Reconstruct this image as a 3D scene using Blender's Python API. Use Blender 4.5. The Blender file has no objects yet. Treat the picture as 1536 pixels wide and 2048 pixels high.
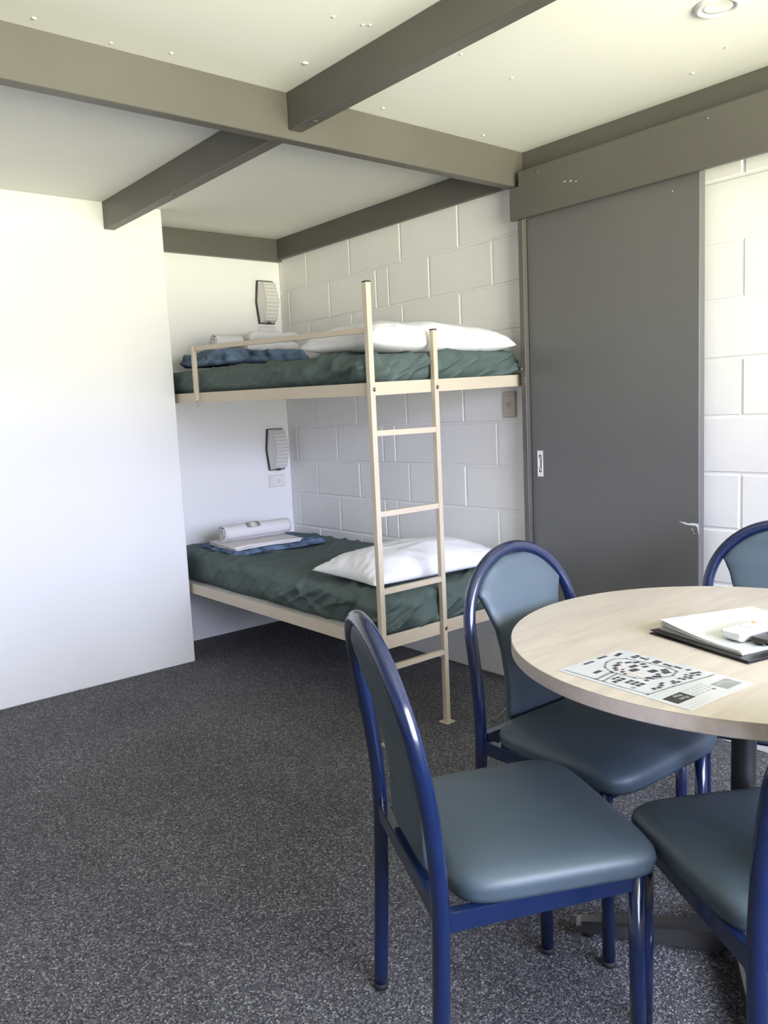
import bpy, bmesh, math, random
from mathutils import Vector, Matrix, noise

random.seed(7)
SC = bpy.context.scene
COL = SC.collection

# ------------------------------------------------------------------ camera
cam_d = bpy.data.cameras.new('camera')
cam = bpy.data.objects.new('camera', cam_d)
COL.objects.link(cam)
cam_d.sensor_fit = 'HORIZONTAL'
cam_d.sensor_width = 36.0
cam_d.lens = 36.0 * 1618.5 / 1536.0
cam_d.clip_start = 0.02
cam.matrix_world = Matrix((
    (0.7659015670795801, 0.11417394580623041, -0.632739361541606, -2.74874676),
    (-0.6413614517725621, 0.06636286475553019, -0.7643634334278626, -4.20608927),
    (-0.0452799925489709, 0.9912417869926969, 0.12405418974903656, 1.26181758),
    (0, 0, 0, 1)))
SC.camera = cam

# ------------------------------------------------------------------ world, daylight, exposure
SKY_STRENGTH = 40.0
SKY_COL = (0.67, 0.725, 1.0, 1)
HORIZON_DIM_COL = (0.42, 0.42, 0.45, 1)      # added dim band at the horizon, unseen, holds back light on the left wall
GROUND_COL = (0.93, 0.915, 0.69, 1)
w = bpy.data.worlds.new('world')
SC.world = w
w.use_nodes = True
nt = w.node_tree
nt.nodes.clear()
out = nt.nodes.new('ShaderNodeOutputWorld')
bg = nt.nodes.new('ShaderNodeBackground')
tc = nt.nodes.new('ShaderNodeTexCoord')
sep = nt.nodes.new('ShaderNodeSeparateXYZ')
mr = nt.nodes.new('ShaderNodeMapRange')
mr.inputs[1].default_value = -1.0
mr.inputs[2].default_value = 1.0
ramp = nt.nodes.new('ShaderNodeValToRGB')
cr = ramp.color_ramp
cr.elements[0].position = 0.0
cr.elements[0].color = GROUND_COL
cr.elements[1].position = 1.0
cr.elements[1].color = SKY_COL
e = cr.elements.new(0.462); e.color = GROUND_COL
e = cr.elements.new(0.478); e.color = HORIZON_DIM_COL
e = cr.elements.new(0.535); e.color = HORIZON_DIM_COL
e = cr.elements.new(0.565); e.color = SKY_COL
nt.links.new(tc.outputs['Generated'], sep.inputs[0])
nt.links.new(sep.outputs['Z'], mr.inputs[0])
nt.links.new(mr.outputs[0], ramp.inputs[0])
nt.links.new(ramp.outputs[0], bg.inputs[0])
bg.inputs[1].default_value = SKY_STRENGTH
nt.links.new(bg.outputs[0], out.inputs[0])

WIN = (-2.75, -0.20, 0.80, 2.12)          # x0, x1, z0, z1 of the glazed opening behind the camera
FRONT_Y = -5.4
pl = bpy.data.lights.new('window_portal', 'AREA')
pl.shape = 'RECTANGLE'
pl.size = WIN[1] - WIN[0]
pl.size_y = WIN[3] - WIN[2]
pl.cycles.is_portal = True
po = bpy.data.objects.new('window_portal', pl)
COL.objects.link(po)
po.location = ((WIN[0] + WIN[1]) / 2, FRONT_Y - 0.07, (WIN[2] + WIN[3]) / 2)
po.rotation_euler = (math.radians(90), 0, 0)      # shines towards +y

SC.view_settings.view_transform = 'Standard'
SC.view_settings.look = 'None'
SC.view_settings.gamma = 1.0
SC.view_settings.use_curve_mapping = False
SC.view_settings.exposure = 0.0
SC.cycles.max_bounces = 10
SC.cycles.diffuse_bounces = 7

# ------------------------------------------------------------------ materials
MATS = {}


def mat(name, col, rough=0.5, metal=0.0, spec=0.5, var=None, bump=None, coat=0.0, extra=None):
    """var=(scale, amount, detail) colour variation, bump=(scale, strength, distance)."""
    m = bpy.data.materials.new(name)
    m.use_nodes = True
    n = m.node_tree
    b = n.nodes['Principled BSDF']
    b.inputs['Base Color'].default_value = (*col, 1)
    b.inputs['Roughness'].default_value = rough
    b.inputs['Metallic'].default_value = metal
    b.inputs['Specular IOR Level'].default_value = spec
    b.inputs['Coat Weight'].default_value = coat
    b.inputs['Coat Roughness'].default_value = 0.12
    t = n.nodes.new('ShaderNodeTexCoord')
    if var:
        nz = n.nodes.new('ShaderNodeTexNoise')
        nz.inputs['Scale'].default_value = var[0]
        nz.inputs['Detail'].default_value = var[2] if len(var) > 2 else 4
        mp = n.nodes.new('ShaderNodeMapping')
        if len(var) > 3:
            mp.inputs['Scale'].default_value = var[3]
        n.links.new(t.outputs['Object'], mp.inputs[0])
        n.links.new(mp.outputs[0], nz.inputs['Vector'])
        rp = n.nodes.new('ShaderNodeValToRGB')
        a = var[1]
        rp.color_ramp.elements[0].position = 0.3
        rp.color_ramp.elements[1].position = 0.7
        rp.color_ramp.elements[0].color = (*[c * (1 - a) for c in col], 1)
        rp.color_ramp.elements[1].color = (*[min(1, c * (1 + a)) for c in col], 1)
        n.links.new(nz.outputs['Fac'], rp.inputs[0])
        n.links.new(rp.outputs[0], b.inputs['Base Color'])
    if bump:
        nb = n.nodes.new('ShaderNodeTexNoise')
        nb.inputs['Scale'].default_value = bump[0]
        nb.inputs['Detail'].default_value = 3
        n.links.new(t.outputs['Object'], nb.inputs['Vector'])
        bp = n.nodes.new('ShaderNodeBump')
        bp.inputs['Strength'].default_value = bump[1]
        bp.inputs['Distance'].default_value = bump[2]
        n.links.new(nb.outputs['Fac'], bp.inputs['Height'])
        n.links.new(bp.outputs[0], b.inputs['Normal'])
    MATS[name] = m
    return m


def carpet_mat():
    m = mat('carpet', (0.06, 0.06, 0.065), rough=0.95, spec=0.15)
    m.node_tree.nodes['Principled BSDF'].inputs['Sheen Weight'].default_value = 0.08
    m.node_tree.nodes['Principled BSDF'].inputs['Sheen Roughness'].default_value = 0.4
    n = m.node_tree
    b = n.nodes['Principled BSDF']
    t = n.nodes.new('ShaderNodeTexCoord')
    v = n.nodes.new('ShaderNodeTexVoronoi')
    v.inputs['Scale'].default_value = 260
    n.links.new(t.outputs['Object'], v.inputs['Vector'])
    sepc = n.nodes.new('ShaderNodeSeparateColor')
    n.links.new(v.outputs['Color'], sepc.inputs[0])
    r = n.nodes.new('ShaderNodeValToRGB')
    r.color_ramp.elements[0].position = 0.0
    r.color_ramp.elements[0].color = (0.030, 0.030, 0.036, 1)
    r.color_ramp.elements[1].position = 1.0
    r.color_ramp.elements[1].color = (0.36, 0.36, 0.365, 1)
    e1 = r.color_ramp.elements.new(0.5); e1.color = (0.082, 0.082, 0.092, 1)
    e1 = r.color_ramp.elements.new(0.85); e1.color = (0.155, 0.155, 0.165, 1)
    n.links.new(sepc.outputs[0], r.inputs[0])
    big = n.nodes.new('ShaderNodeTexNoise')
    big.inputs['Scale'].default_value = 2.2
    big.inputs['Detail'].default_value = 5
    n.links.new(t.outputs['Object'], big.inputs['Vector'])
    mrn = n.nodes.new('ShaderNodeMapRange')
    mrn.inputs[1].default_value = 0.3; mrn.inputs[2].default_value = 0.7
    mrn.inputs[3].default_value = 0.85; mrn.inputs[4].default_value = 1.15
    n.links.new(big.outputs['Fac'], mrn.inputs[0])
    mx = n.nodes.new('ShaderNodeMix'); mx.data_type = 'RGBA'; mx.blend_type = 'MULTIPLY'
    mx.inputs['Factor'].default_value = 1.0
    n.links.new(r.outputs[0], mx.inputs['A'])
    n.links.new(mrn.outputs[0], mx.inputs['B'])
    n.links.new(mx.outputs['Result'], b.inputs['Base Color'])
    bp = n.nodes.new('ShaderNodeBump')
    bp.inputs['Strength'].default_value = 0.7
    bp.inputs['Distance'].default_value = 0.004
    n.links.new(v.outputs['Distance'], bp.inputs['Height'])
    n.links.new(bp.outputs[0], b.inputs['Normal'])


def laminate_mat(name, c1, c2):
    m = mat(name, c1, rough=0.38)
    n = m.node_tree
    b = n.nodes['Principled BSDF']
    t = n.nodes.new('ShaderNodeTexCoord')
    mp = n.nodes.new('ShaderNodeMapping')
    mp.inputs['Rotation'].default_value = (0, 0, math.radians(-38))
    mp.inputs['Scale'].default_value = (3, 22, 3)
    n.links.new(t.outputs['Object'], mp.inputs[0])
    nz = n.nodes.new('ShaderNodeTexNoise')
    nz.inputs['Scale'].default_value = 1.6
    nz.inputs['Detail'].default_value = 8
    nz.inputs['Distortion'].default_value = 0.6
    n.links.new(mp.outputs[0], nz.inputs['Vector'])
    r = n.nodes.new('ShaderNodeValToRGB')
    r.color_ramp.elements[0].position = 0.28; r.color_ramp.elements[0].color = (*c2, 1)
    r.color_ramp.elements[1].position = 0.62; r.color_ramp.elements[1].color = (*c1, 1)
    n.links.new(nz.outputs['Fac'], r.inputs[0])
    n.links.new(r.outputs[0], b.inputs['Base Color'])


def glass_mat():
    m = bpy.data.materials.new('glass'); m.use_nodes = True
    n = m.node_tree; n.nodes.clear()
    o = n.nodes.new('ShaderNodeOutputMaterial')
    mixs = n.nodes.new('ShaderNodeMixShader')
    tr = n.nodes.new('ShaderNodeBsdfTransparent')
    gl = n.nodes.new('ShaderNodeBsdfGlossy'); gl.inputs['Roughness'].default_value = 0.02
    fr = n.nodes.new('ShaderNodeFresnel'); fr.inputs[0].default_value = 1.45
    n.links.new(fr.outputs[0], mixs.inputs[0])
    n.links.new(tr.outputs[0], mixs.inputs[1])
    n.links.new(gl.outputs[0], mixs.inputs[2])
    n.links.new(mixs.outputs[0], o.inputs[0])
    MATS['glass'] = m


mat('ceiling_paint', (0.85, 0.85, 0.81), rough=0.7, bump=(60, 0.06, 0.003), var=(3, 0.012))
mat('wall_paint', (0.86, 0.855, 0.85), rough=0.45, bump=(30, 0.02, 0.002))
mat('block_paint', (0.84, 0.83, 0.82), rough=0.42, bump=(170, 0.28, 0.0022), var=(4, 0.02))
mat('joint_paint', (0.84, 0.83, 0.82), rough=0.5, bump=(120, 0.3, 0.002))
mat('trim_paint', (0.102, 0.097, 0.085), rough=0.42, var=(2.2, 0.10, 6, (1, 1, 1)), bump=(90, 0.05, 0.001))
mat('door_paint', (0.122, 0.121, 0.119), rough=0.38, var=(1.3, 0.05), bump=(120, 0.04, 0.001))
mat('chip_white', (0.75, 0.74, 0.72), rough=0.6)
mat('steel_cream', (0.55, 0.475, 0.37), rough=0.38, var=(5, 0.03))
mat('bolt_metal', (0.35, 0.34, 0.32), rough=0.35, metal=1.0)
mat('cap_black', (0.02, 0.02, 0.02), rough=0.5)
mat('base_board', (0.60, 0.60, 0.55), rough=0.6)
mat('green_sheet', (0.080, 0.112, 0.104), rough=0.7, spec=0.3, bump=(900, 0.06, 0.0008), var=(6, 0.06))
mat('white_cotton', (0.80, 0.80, 0.82), rough=0.85, spec=0.2, bump=(18, 0.10, 0.006))
mat('sheet_cotton', (0.74, 0.72, 0.71), rough=0.88, spec=0.15, bump=(50, 0.1, 0.003))
mat('towel_terry', (0.72, 0.70, 0.72), rough=0.95, spec=0.1, bump=(420, 0.5, 0.003))
mat('blanket_blue', (0.115, 0.165, 0.255), rough=0.9, spec=0.15, var=(16, 0.75, 7), bump=(60, 0.4, 0.005))
mat('tag_grey', (0.30, 0.29, 0.25), rough=0.7)
mat('tag_white', (0.62, 0.61, 0.56), rough=0.7)
mat('lamp_black', (0.018, 0.018, 0.018), rough=0.35)
mat('lamp_lens', (0.66, 0.65, 0.63), rough=0.16)
mat('lamp_lens_side', (0.70, 0.68, 0.66), rough=0.25)
mat('lamp_rib', (0.56, 0.55, 0.54), rough=0.2)
mat('plastic_white', (0.78, 0.77, 0.76), rough=0.3)
mat('plastic_beige', (0.50, 0.44, 0.35), rough=0.4)
mat('switch_dark', (0.35, 0.31, 0.26), rough=0.4)
mat('frame_blue', (0.0045, 0.0125, 0.052), rough=0.22, coat=0.6, bump=(160, 0.03, 0.001))
mat('vinyl_slate', (0.053, 0.077, 0.099), rough=0.47, spec=0.5, bump=(700, 0.10, 0.0006), var=(3, 0.05))
mat('vinyl_back', (0.085, 0.130, 0.190), rough=0.5, bump=(700, 0.08, 0.0006))
mat('rubber', (0.015, 0.015, 0.017), rough=0.7)
laminate_mat('laminate', (0.57, 0.51, 0.44), (0.48, 0.425, 0.37))
mat('laminate_edge', (0.56, 0.485, 0.45), rough=0.45, var=(60, 0.08, 6))
mat('column_black', (0.012, 0.012, 0.012), rough=0.4)
mat('foot_steel', (0.30, 0.30, 0.30), rough=0.28, metal=1.0)
mat('card_paper', (0.60, 0.62, 0.64), rough=0.2, coat=0.2)
mat('ink_dark', (0.055, 0.057, 0.062), rough=0.3)
mat('ink_grey', (0.26, 0.27, 0.28), rough=0.3)
mat('ink_light', (0.45, 0.46, 0.47), rough=0.3)
mat('ink_black', (0.035, 0.036, 0.036), rough=0.3)
mat('ink_orange', (0.62, 0.30, 0.12), rough=0.3)
mat('folder_black', (0.013, 0.013, 0.014), rough=0.35)
mat('page_white', (0.60, 0.615, 0.59), rough=0.35, coat=0.1)
mat('remote_white', (0.66, 0.67, 0.70), rough=0.35)
mat('remote_black', (0.018, 0.017, 0.016), rough=0.28)
mat('button_orange', (0.80, 0.32, 0.10), rough=0.4)
mat('aluminium', (0.55, 0.55, 0.55), rough=0.35, metal=1.0)
mat('thread_white', (0.7, 0.68, 0.62), rough=0.9)
carpet_mat()
glass_mat()


# ------------------------------------------------------------------ mesh helpers
def world_loc(o):
    v = Vector((0, 0, 0))
    while o is not None:
        v += o.location
        o = o.parent
    return v


def link(name, me, m, parent=None, smooth=False):
    ob = bpy.data.objects.new(name, me)
    COL.objects.link(ob)
    if m:
        me.materials.clear()
        me.materials.append(MATS[m])
    if parent is not None:
        ob.parent = parent
    if smooth:
        me.polygons.foreach_set('use_smooth', [True] * len(me.polygons))
    return ob


def from_bm(name, bm, m, parent=None, smooth=False):
    """geometry in bm is in world coordinates (parents are unrotated)."""
    if parent is not None:
        off = world_loc(parent)
        if off.length > 0:
            bmesh.ops.translate(bm, verts=bm.verts, vec=-off)
    bmesh.ops.recalc_face_normals(bm, faces=bm.faces)
    me = bpy.data.meshes.new(name)
    bm.to_mesh(me)
    bm.free()
    return link(name, me, m, parent, smooth)


def add_box(bm, x0, x1, y0, y1, z0, z1, bevel=0.0, seg=1):
    vs = [bm.verts.new(p) for p in ((x0, y0, z0), (x1, y0, z0), (x1, y1, z0), (x0, y1, z0),
                                    (x0, y0, z1), (x1, y0, z1), (x1, y1, z1), (x0, y1, z1))]
    fs = [(0, 3, 2, 1), (4, 5, 6, 7), (0, 1, 5, 4), (1, 2, 6, 5), (2, 3, 7, 6), (3, 0, 4, 7)]
    faces = [bm.faces.new([vs[i] for i in f]) for f in fs]
    if bevel > 0:
        es = list({ed for f in faces for ed in f.edges})
        bmesh.ops.bevel(bm, geom=es, offset=bevel, segments=seg, profile=0.6, affect='EDGES')
    return vs


def box(name, x0, x1, y0, y1, z0, z1, m, parent=None, bevel=0.0, seg=1):
    bm = bmesh.new()
    add_box(bm, min(x0, x1), max(x0, x1), min(y0, y1), max(y0, y1), min(z0, z1), max(z0, z1), bevel, seg)
    return from_bm(name, bm, m, parent)


def add_tube(bm, pts, r, seg=12, caps=True, close=False):
    pts = [Vector(p) for p in pts]
    n = len(pts)
    rings = []
    up = None
    for i, p in enumerate(pts):
        a = pts[i - 1] if i > 0 else (pts[-1] if close else p)
        b = pts[(i + 1) % n] if (i < n - 1 or close) else p
        d = (b - a).normalized()
        if up is None:
            up = d.orthogonal().normalized()
        side = d.cross(up)
        if side.length < 1e-6:
            side = d.orthogonal()
        side.normalize()
        up = side.cross(d).normalized()
        rr = r[i] if isinstance(r, (list, tuple)) else r
        rings.append([bm.verts.new(p + rr * (math.cos(t) * up + math.sin(t) * side))
                      for t in [2 * math.pi * k / seg for k in range(seg)]])
    for i in range(n if close else n - 1):
        A, B = rings[i], rings[(i + 1) % n]
        for k in range(seg):
            bm.faces.new((A[k], A[(k + 1) % seg], B[(k + 1) % seg], B[k]))
    if caps and not close:
        bm.faces.new(rings[0][::-1])
        bm.faces.new(rings[-1])


def tube(name, pts, r, m, parent=None, seg=12, smooth=True):
    bm = bmesh.new()
    add_tube(bm, pts, r, seg)
    ob = from_bm(name, bm, m, parent, smooth)
    return ob


def add_bar(bm, a, b, wd, ht, bevel=0.002, side=None):
    """square bar from a to b; ht along world z (or next best), wd across."""
    a, b = Vector(a), Vector(b)
    d = (b - a).normalized()
    z = Vector((0, 0, 1)) if abs(d.z) < 0.9 else Vector((0, 1, 0))
    s = d.cross(z).normalized()
    u = s.cross(d).normalized()
    vs = []
    for p in (a, b):
        for (i, j) in ((-1, -1), (1, -1), (1, 1), (-1, 1)):
            vs.append(bm.verts.new(p + s * wd / 2 * i + u * ht / 2 * j))
    fs = [(0, 1, 2, 3), (7, 6, 5, 4), (0, 4, 5, 1), (1, 5, 6, 2), (2, 6, 7, 3), (3, 7, 4, 0)]
    faces = [bm.faces.new([vs[i] for i in f]) for f in fs]
    if bevel:
        es = list({ed for f in faces for ed in f.edges})
        bmesh.ops.bevel(bm, geom=es, offset=bevel, segments=2, profile=0.7, affect='EDGES')


def bar(name, a, b, wd, ht, m, parent=None, bevel=0.002):
    bm = bmesh.new()
    add_bar(bm, a, b, wd, ht, bevel)
    return from_bm(name, bm, m, parent)


def add_prism(bm, poly, axis, a, b):
    """extrude polygon (2D pts) along axis between a and b. axis x: (y,z); y: (x,z); z: (x,y)."""
    def P(p, t):
        if axis == 'x': return (t, p[0], p[1])
        if axis == 'y': return (p[0], t, p[1])
        return (p[0], p[1], t)
    A = [bm.verts.new(P(p, a)) for p in poly]
    B = [bm.verts.new(P(p, b)) for p in poly]
    n = len(poly)
    fa = bm.faces.new(A[::-1]); fb = bm.faces.new(B)
    for i in range(n):
        bm.faces.new((A[i], A[(i + 1) % n], B[(i + 1) % n], B[i]))


def add_lathe(bm, prof, cx, cy, seg=48):
    rings = []
    for r, z in prof:
        if r < 1e-6:
            rings.append([bm.verts.new((cx, cy, z))])
        else:
            rings.append([bm.verts.new((cx + r * math.cos(t), cy + r * math.sin(t), z))
                          for t in [2 * math.pi * k / seg for k in range(seg)]])
    for A, B in zip(rings[:-1], rings[1:]):
        for k in range(seg):
            k2 = (k + 1) % seg
            if len(A) == 1 and len(B) == 1: continue
            if len(A) == 1: bm.faces.new((A[0], B[k], B[k2]))
            elif len(B) == 1: bm.faces.new((A[k], A[k2], B[0]))
            else: bm.faces.new((A[k], A[k2], B[k2], B[k]))


def rounded_box(bm, c, h, rad, n, disp=None):
    """rounded box centred at c, half sizes h, corner radius rad, n=(nx,ny,nz) cells; disp(p, nrm)->offset Vector."""
    c, h = Vector(c), Vector(h)
    verts = {}

    def vert(q):
        key = (round(q[0], 5), round(q[1], 5), round(q[2], 5))
        if key in verts: return verts[key]
        q = Vector(q)
        inner = Vector([max(-(h[i] - rad), min(h[i] - rad, q[i])) for i in range(3)])
        d = q - inner
        nr = d.normalized() if d.length > 1e-9 else Vector((0, 0, 1))
        p = inner + nr * rad
        if disp: p = p + disp(c + p, nr)
        v = bm.verts.new(c + p)
        verts[key] = v
        return v

    def lin(k, i):
        # denser near the ends so that the rounding is smooth
        t = i / n[k]
        t = 0.5 - 0.5 * math.cos(math.pi * t) if n[k] < 8 else t
        return -h[k] + 2 * h[k] * t
    for ax in range(3):
        a, b = [k for k in range(3) if k != ax]
        for s in (-1, 1):
            for i in range(n[a]):
                for j in range(n[b]):
                    quad = []
                    for (di, dj) in ((0, 0), (1, 0), (1, 1), (0, 1)):
                        q = [0, 0, 0]
                        q[ax] = s * h[ax]
                        q[a] = lin(a, i + di)
                        q[b] = lin(b, j + dj)
                        quad.append(vert(q))
                    if len(set(quad)) == 4:
                        bm.faces.new(quad)


def empty(name, loc, label=None, cat=None, group=None):
    o = bpy.data.objects.new(name, None)
    COL.objects.link(o)
    o.location = loc
    o.empty_display_size = 0.1
    if label: tag(o, label, cat, group)
    return o


def tag(o, label, cat, group=None):
    o['label'] = label
    o['category'] = cat
    if group: o['group'] = group
    return o


def struct(o, label=None):
    o['kind'] = 'structure'
    if label: o['label'] = label
    return o


def copy_tree(o, parent=None):
    c = o.copy()
    COL.objects.link(c)
    c.parent = parent
    for ch in list(o.children):
        copy_tree(ch, c)
    return c


# ------------------------------------------------------------------ the room
H = 2.292
XL = -4.7
struct(box('floor', XL - .1, .2, FRONT_Y - .15, .2, -.08, 0, 'carpet'), 'dark charcoal flecked carpet floor')
ceil = struct(box('ceiling', XL - .1, .2, FRONT_Y - .15, .2, H, H + .08, 'ceiling_paint'), 'off-white painted ceiling')
for (x, y, r) in ((-1.985, -1.979, .006), (-1.613, -1.985, .005), (-1.261, -2.138, .010), (-1.36, -2.414, .005), (-.835, -1.989, .006),
                  (-.915, -2.442, .005), (-.654, -2.411, .005), (-.329, -1.984, .005), (-.185, -2.762, .006), (-.278, -2.923, .005),
                  (-1.252, -2.433, .005), (-1.269, -2.422, .004), (-1.775, -1.955, .004)):
    bm = bmesh.new()
    add_lathe(bm, [(r, H + .001), (r, H - .0012), (r * .6, H - .003), (0, H - .0034)], x, y, 10)
    from_bm('nail_head', bm, 'ceiling_paint', ceil, True)

struct(box('wall_back', XL, .1, 0, .1, 0, H, 'wall_paint'), 'smooth white wall at the head of the bunk alcove')
struct(box('wall_left', XL, -.902, -.3609, -.001, 0, H, 'wall_paint', bevel=.002), 'smooth white partition wall beside the bunk')
struct(box('wall_far_side', XL - .1, XL, FRONT_Y, 0, 0, H, 'wall_paint'), 'plain white side wall')
bm = bmesh.new()
add_box(bm, XL, WIN[0], FRONT_Y - .12, FRONT_Y, 0, H)
add_box(bm, WIN[1], .1, FRONT_Y - .12, FRONT_Y, 0, H)
add_box(bm, WIN[0], WIN[1], FRONT_Y - .12, FRONT_Y, WIN[3], H)
add_box(bm, WIN[0], WIN[1], FRONT_Y - .12, FRONT_Y, 0, WIN[2])
struct(from_bm('wall_front', bm, 'wall_paint'), 'white wall around the large window')
win = struct(empty('window_1', ((WIN[0] + WIN[1]) / 2, FRONT_Y - .06, WIN[2])), 'large aluminium framed window')
nb = 3
for i in range(nb + 1):
    x = WIN[0] + (WIN[1] - WIN[0]) * i / nb
    x = min(max(x, WIN[0] + .02), WIN[1] - .02)
    box('window_frame', x - .02, x + .02, FRONT_Y - .09, FRONT_Y - .03, WIN[2], WIN[3], 'aluminium', win)
for z in (WIN[2] + .02, WIN[3] - .02):
    box('window_frame', WIN[0], WIN[1], FRONT_Y - .088, FRONT_Y - .032, z - .02, z + .02, 'aluminium', win)
for i in range(nb):
    xa = WIN[0] + (WIN[1] - WIN[0]) * i / nb
    xb = WIN[0] + (WIN[1] - WIN[0]) * (i + 1) / nb
    box('pane', xa + .02, xb - .02, FRONT_Y - .062, FRONT_Y - .058, WIN[2] + .04, WIN[3] - .04, 'glass', win)

struct(box('trim_8', XL - .5, .6, FRONT_Y - 1.3, FRONT_Y - .13, 2.30, 2.38, 'wall_paint'), 'added verandah roof, out of view, blocking high sky from the window')  # unseen slab added to keep high sky light off the near floor

# --- painted concrete block wall: every block is a piece
wr = struct(box('wall_right', .0045, .15, FRONT_Y, 0, 0, H, 'joint_paint'), 'white painted concrete block wall')
Z0, CH, JT = .1877, .2, .009
block_cache = {}


def block(y0, y1, z0, z1):
    y0 += JT / 2; y1 -= JT / 2
    ly, lz = y1 - y0, z1 - z0
    key = (round(ly, 3), round(lz, 3))
    if key not in block_cache:
        bm = bmesh.new()
        add_box(bm, 0, .03, 0, key[0], 0, key[1], .0035, 1)
        bmesh.ops.recalc_face_normals(bm, faces=bm.faces)
        me = bpy.data.meshes.new('block')
        bm.to_mesh(me); bm.free()
        me.materials.append(MATS['block_paint'])
        block_cache[key] = me
    o = bpy.data.objects.new('block', block_cache[key])
    COL.objects.link(o)
    o.parent = wr
    o.location = (random.uniform(-.0008, .0008), y0, z0)


zs = [0.0] + [Z0 + CH * k for k in range(0, 11)]
zs[-1] = H - .003
for k in range(len(zs) - 1):
    a, b = zs[k] + (JT / 2 if k else 0), zs[k + 1] - JT / 2
    # k=0 lowest course; the course between joints 8 and 9 (k=9) has uprights at -.1, -.5 ...
    if k % 2 == 1:
        ys = [0, -.098, -.498, -.905, -1.004, -1.306, -1.712, -1.96]
        ys2 = [-2.60, -2.64, -3.04, -3.44, -3.84, -4.24, -4.64, -5.04, FRONT_Y]
    else:
        ys = [0, -.29, -.692, -1.105, -1.507, -1.90, -1.96]
        ys2 = [-2.60, -2.84, -3.24, -3.64, -4.04, -4.44, -4.84, -5.24, FRONT_Y]
    if k == 0:
        ys = [0, -.69, -1.96]; ys2 = [-2.6, -3.8, FRONT_Y]
    for L in (ys, ys2):
        for p, q in zip(L[:-1], L[1:]):
            block(q, p, a, b)

# --- beams and trims
struct(box('trim_1', XL, -.031, -1.924, -1.879, 2.148, H - .0005, 'trim_paint', bevel=.002), 'long dark grey ceiling beam crossing the room')
t = struct(box('trim_2', -1.196, -1.146, -1.878, -.3615, 2.168, H - .0005, 'trim_paint', bevel=.002), 'dark grey ceiling beam running to the white partition')
tube('knot', [(-1.178, -1.07, 2.170), (-1.178, -1.07, 2.1672)], .006, 'cap_black', t, 10)
t = struct(box('trim_3', -1.187, -1.137, FRONT_Y + .002, -1.925, 2.176, H - .0005, 'trim_paint', bevel=.002), 'dark grey ceiling beam running overhead towards the window')
tube('plug', [(-1.160, -2.035, 2.178), (-1.160, -2.035, 2.1748)], .010, 'trim_paint', t, 12)
struct(box('trim_4', -.0305, -.001, FRONT_Y + .002, -.042, 2.176, H - .0005, 'trim_paint', bevel=.0015), 'dark grey beam along the top of the block wall')
struct(box('trim_5', -.9, -.001, -.041, -.001, 2.166, H - .0005, 'trim_paint', bevel=.0015), 'dark grey beam along the top of the alcove wall')

# pelmet hiding the door track, notched round the long beam
bm = bmesh.new()
add_prism(bm, [(-1.905, 2.013), (-3.9, 2.013), (-3.9, 2.197), (-1.953, 2.197), (-1.953, 2.141), (-1.905, 2.141)], 'x', -.097, -.079)
pel = struct(from_bm('trim_6', bm, 'trim_paint'), 'dark grey pelmet board over the sliding door')
box('packing_strip', -.079, -.031, -3.9, -1.96, 2.10, 2.192, 'trim_paint', pel)
box('track', -.078, -.040, -3.9, -1.97, 2.045, 2.10, 'cap_black', pel)
for (y, z) in ((-2.052, 2.172), (-2.764, 2.169), (-3.45, 2.168)):
    tube('screw_head', [(-.0965, y, z), (-.0985, y, z)], .004, 'bolt_metal', pel, 8)
for (y, z, a) in ((-2.185, 2.106, .004), (-2.213, 2.101, .005), (-2.2375, 2.094, .003)):
    box('paint_chip', -.0975, -.0968, y - a, y + a, z - .0015, z + .0015, 'chip_white', pel)
post = struct(box('trim_7', -.089, -.001, -1.963, -1.937, 0, 2.012, 'trim_paint', bevel=.0015), 'dark grey door stop post against the block wall')
for (y, z, a) in ((-1.942, 1.41, .003), (-1.955, 1.372, .002), (-1.958, 1.357, .002)):
    box('paint_chip', -.0896, -.0888, y - a * .6, y + a * .6, z - a, z + a, 'chip_white', post)

# --- sliding door
door = struct(empty('door_1', (-.048, -2.34, 0)), 'dark grey sliding door with white flush pull')
box('door_leaf', -.066, -.030, -2.722, -1.966, .012, 2.06, 'door_paint', door, bevel=.0012)
hy0, hy1, hz0, hz1 = -2.026, -1.997, .957, 1.066
hand = box('handle', -.0685, -.0662, hy0, hy0 + .0075, hz0, hz1, 'plastic_white', door, bevel=.0008)
hl = (hy0 + hy1) / 2
bm = bmesh.new()
add_box(bm, -.0685, -.0662, hy1 - .0075, hy1, hz0, hz1, .0008)
add_box(bm, -.0685, -.0662, hy0 + .0076, hy1 - .0076, hz0, hz0 + .018, .0008)
add_box(bm, -.0685, -.0662, hy0 + .0076, hy1 - .0076, hz1 - .018, hz1, .0008)
from_bm('handle_plate', bm, 'plastic_white', hand)
box('handle_recess', -.0666, -.0661, hy0 + .007, hy1 - .007, hz0 + .016, hz1 - .016, 'lamp_black', hand)
bm = bmesh.new()
add_prism(bm, [(hy0 + .009, hz0 + .022), (hy0 + .014, hz0 + .04), (hy0 + .0145, hz1 - .035), (hy0 + .011, hz1 - .02), (hy0 + .019, hz1 - .03), (hy0 + .0205, hz0 + .05), (hy0 + .016, hz0 + .024)], 'x', -.0672, -.0664)
from_bm('handle_lip', bm, 'plastic_white', hand)
for z in (hz0 + .007, hz1 - .007):
    tube('screw', [(-.0680, hl, z), (-.0690, hl, z)], .0018, 'bolt_metal', hand, 8)
bm = bmesh.new()
chip = [(-2.645, .815), (-2.655, .812), (-2.668, .813), (-2.680, .809), (-2.70, .812), (-2.7215, .810), (-2.7215, .770), (-2.716, .798), (-2.71, .803), (-2.69, .803), (-2.675, .804), (-2.662, .808), (-2.65, .811)]
add_prism(bm, chip, 'x', -.0664, -.0659)
from_bm('paint_chip', bm, 'chip_white', door)
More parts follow.
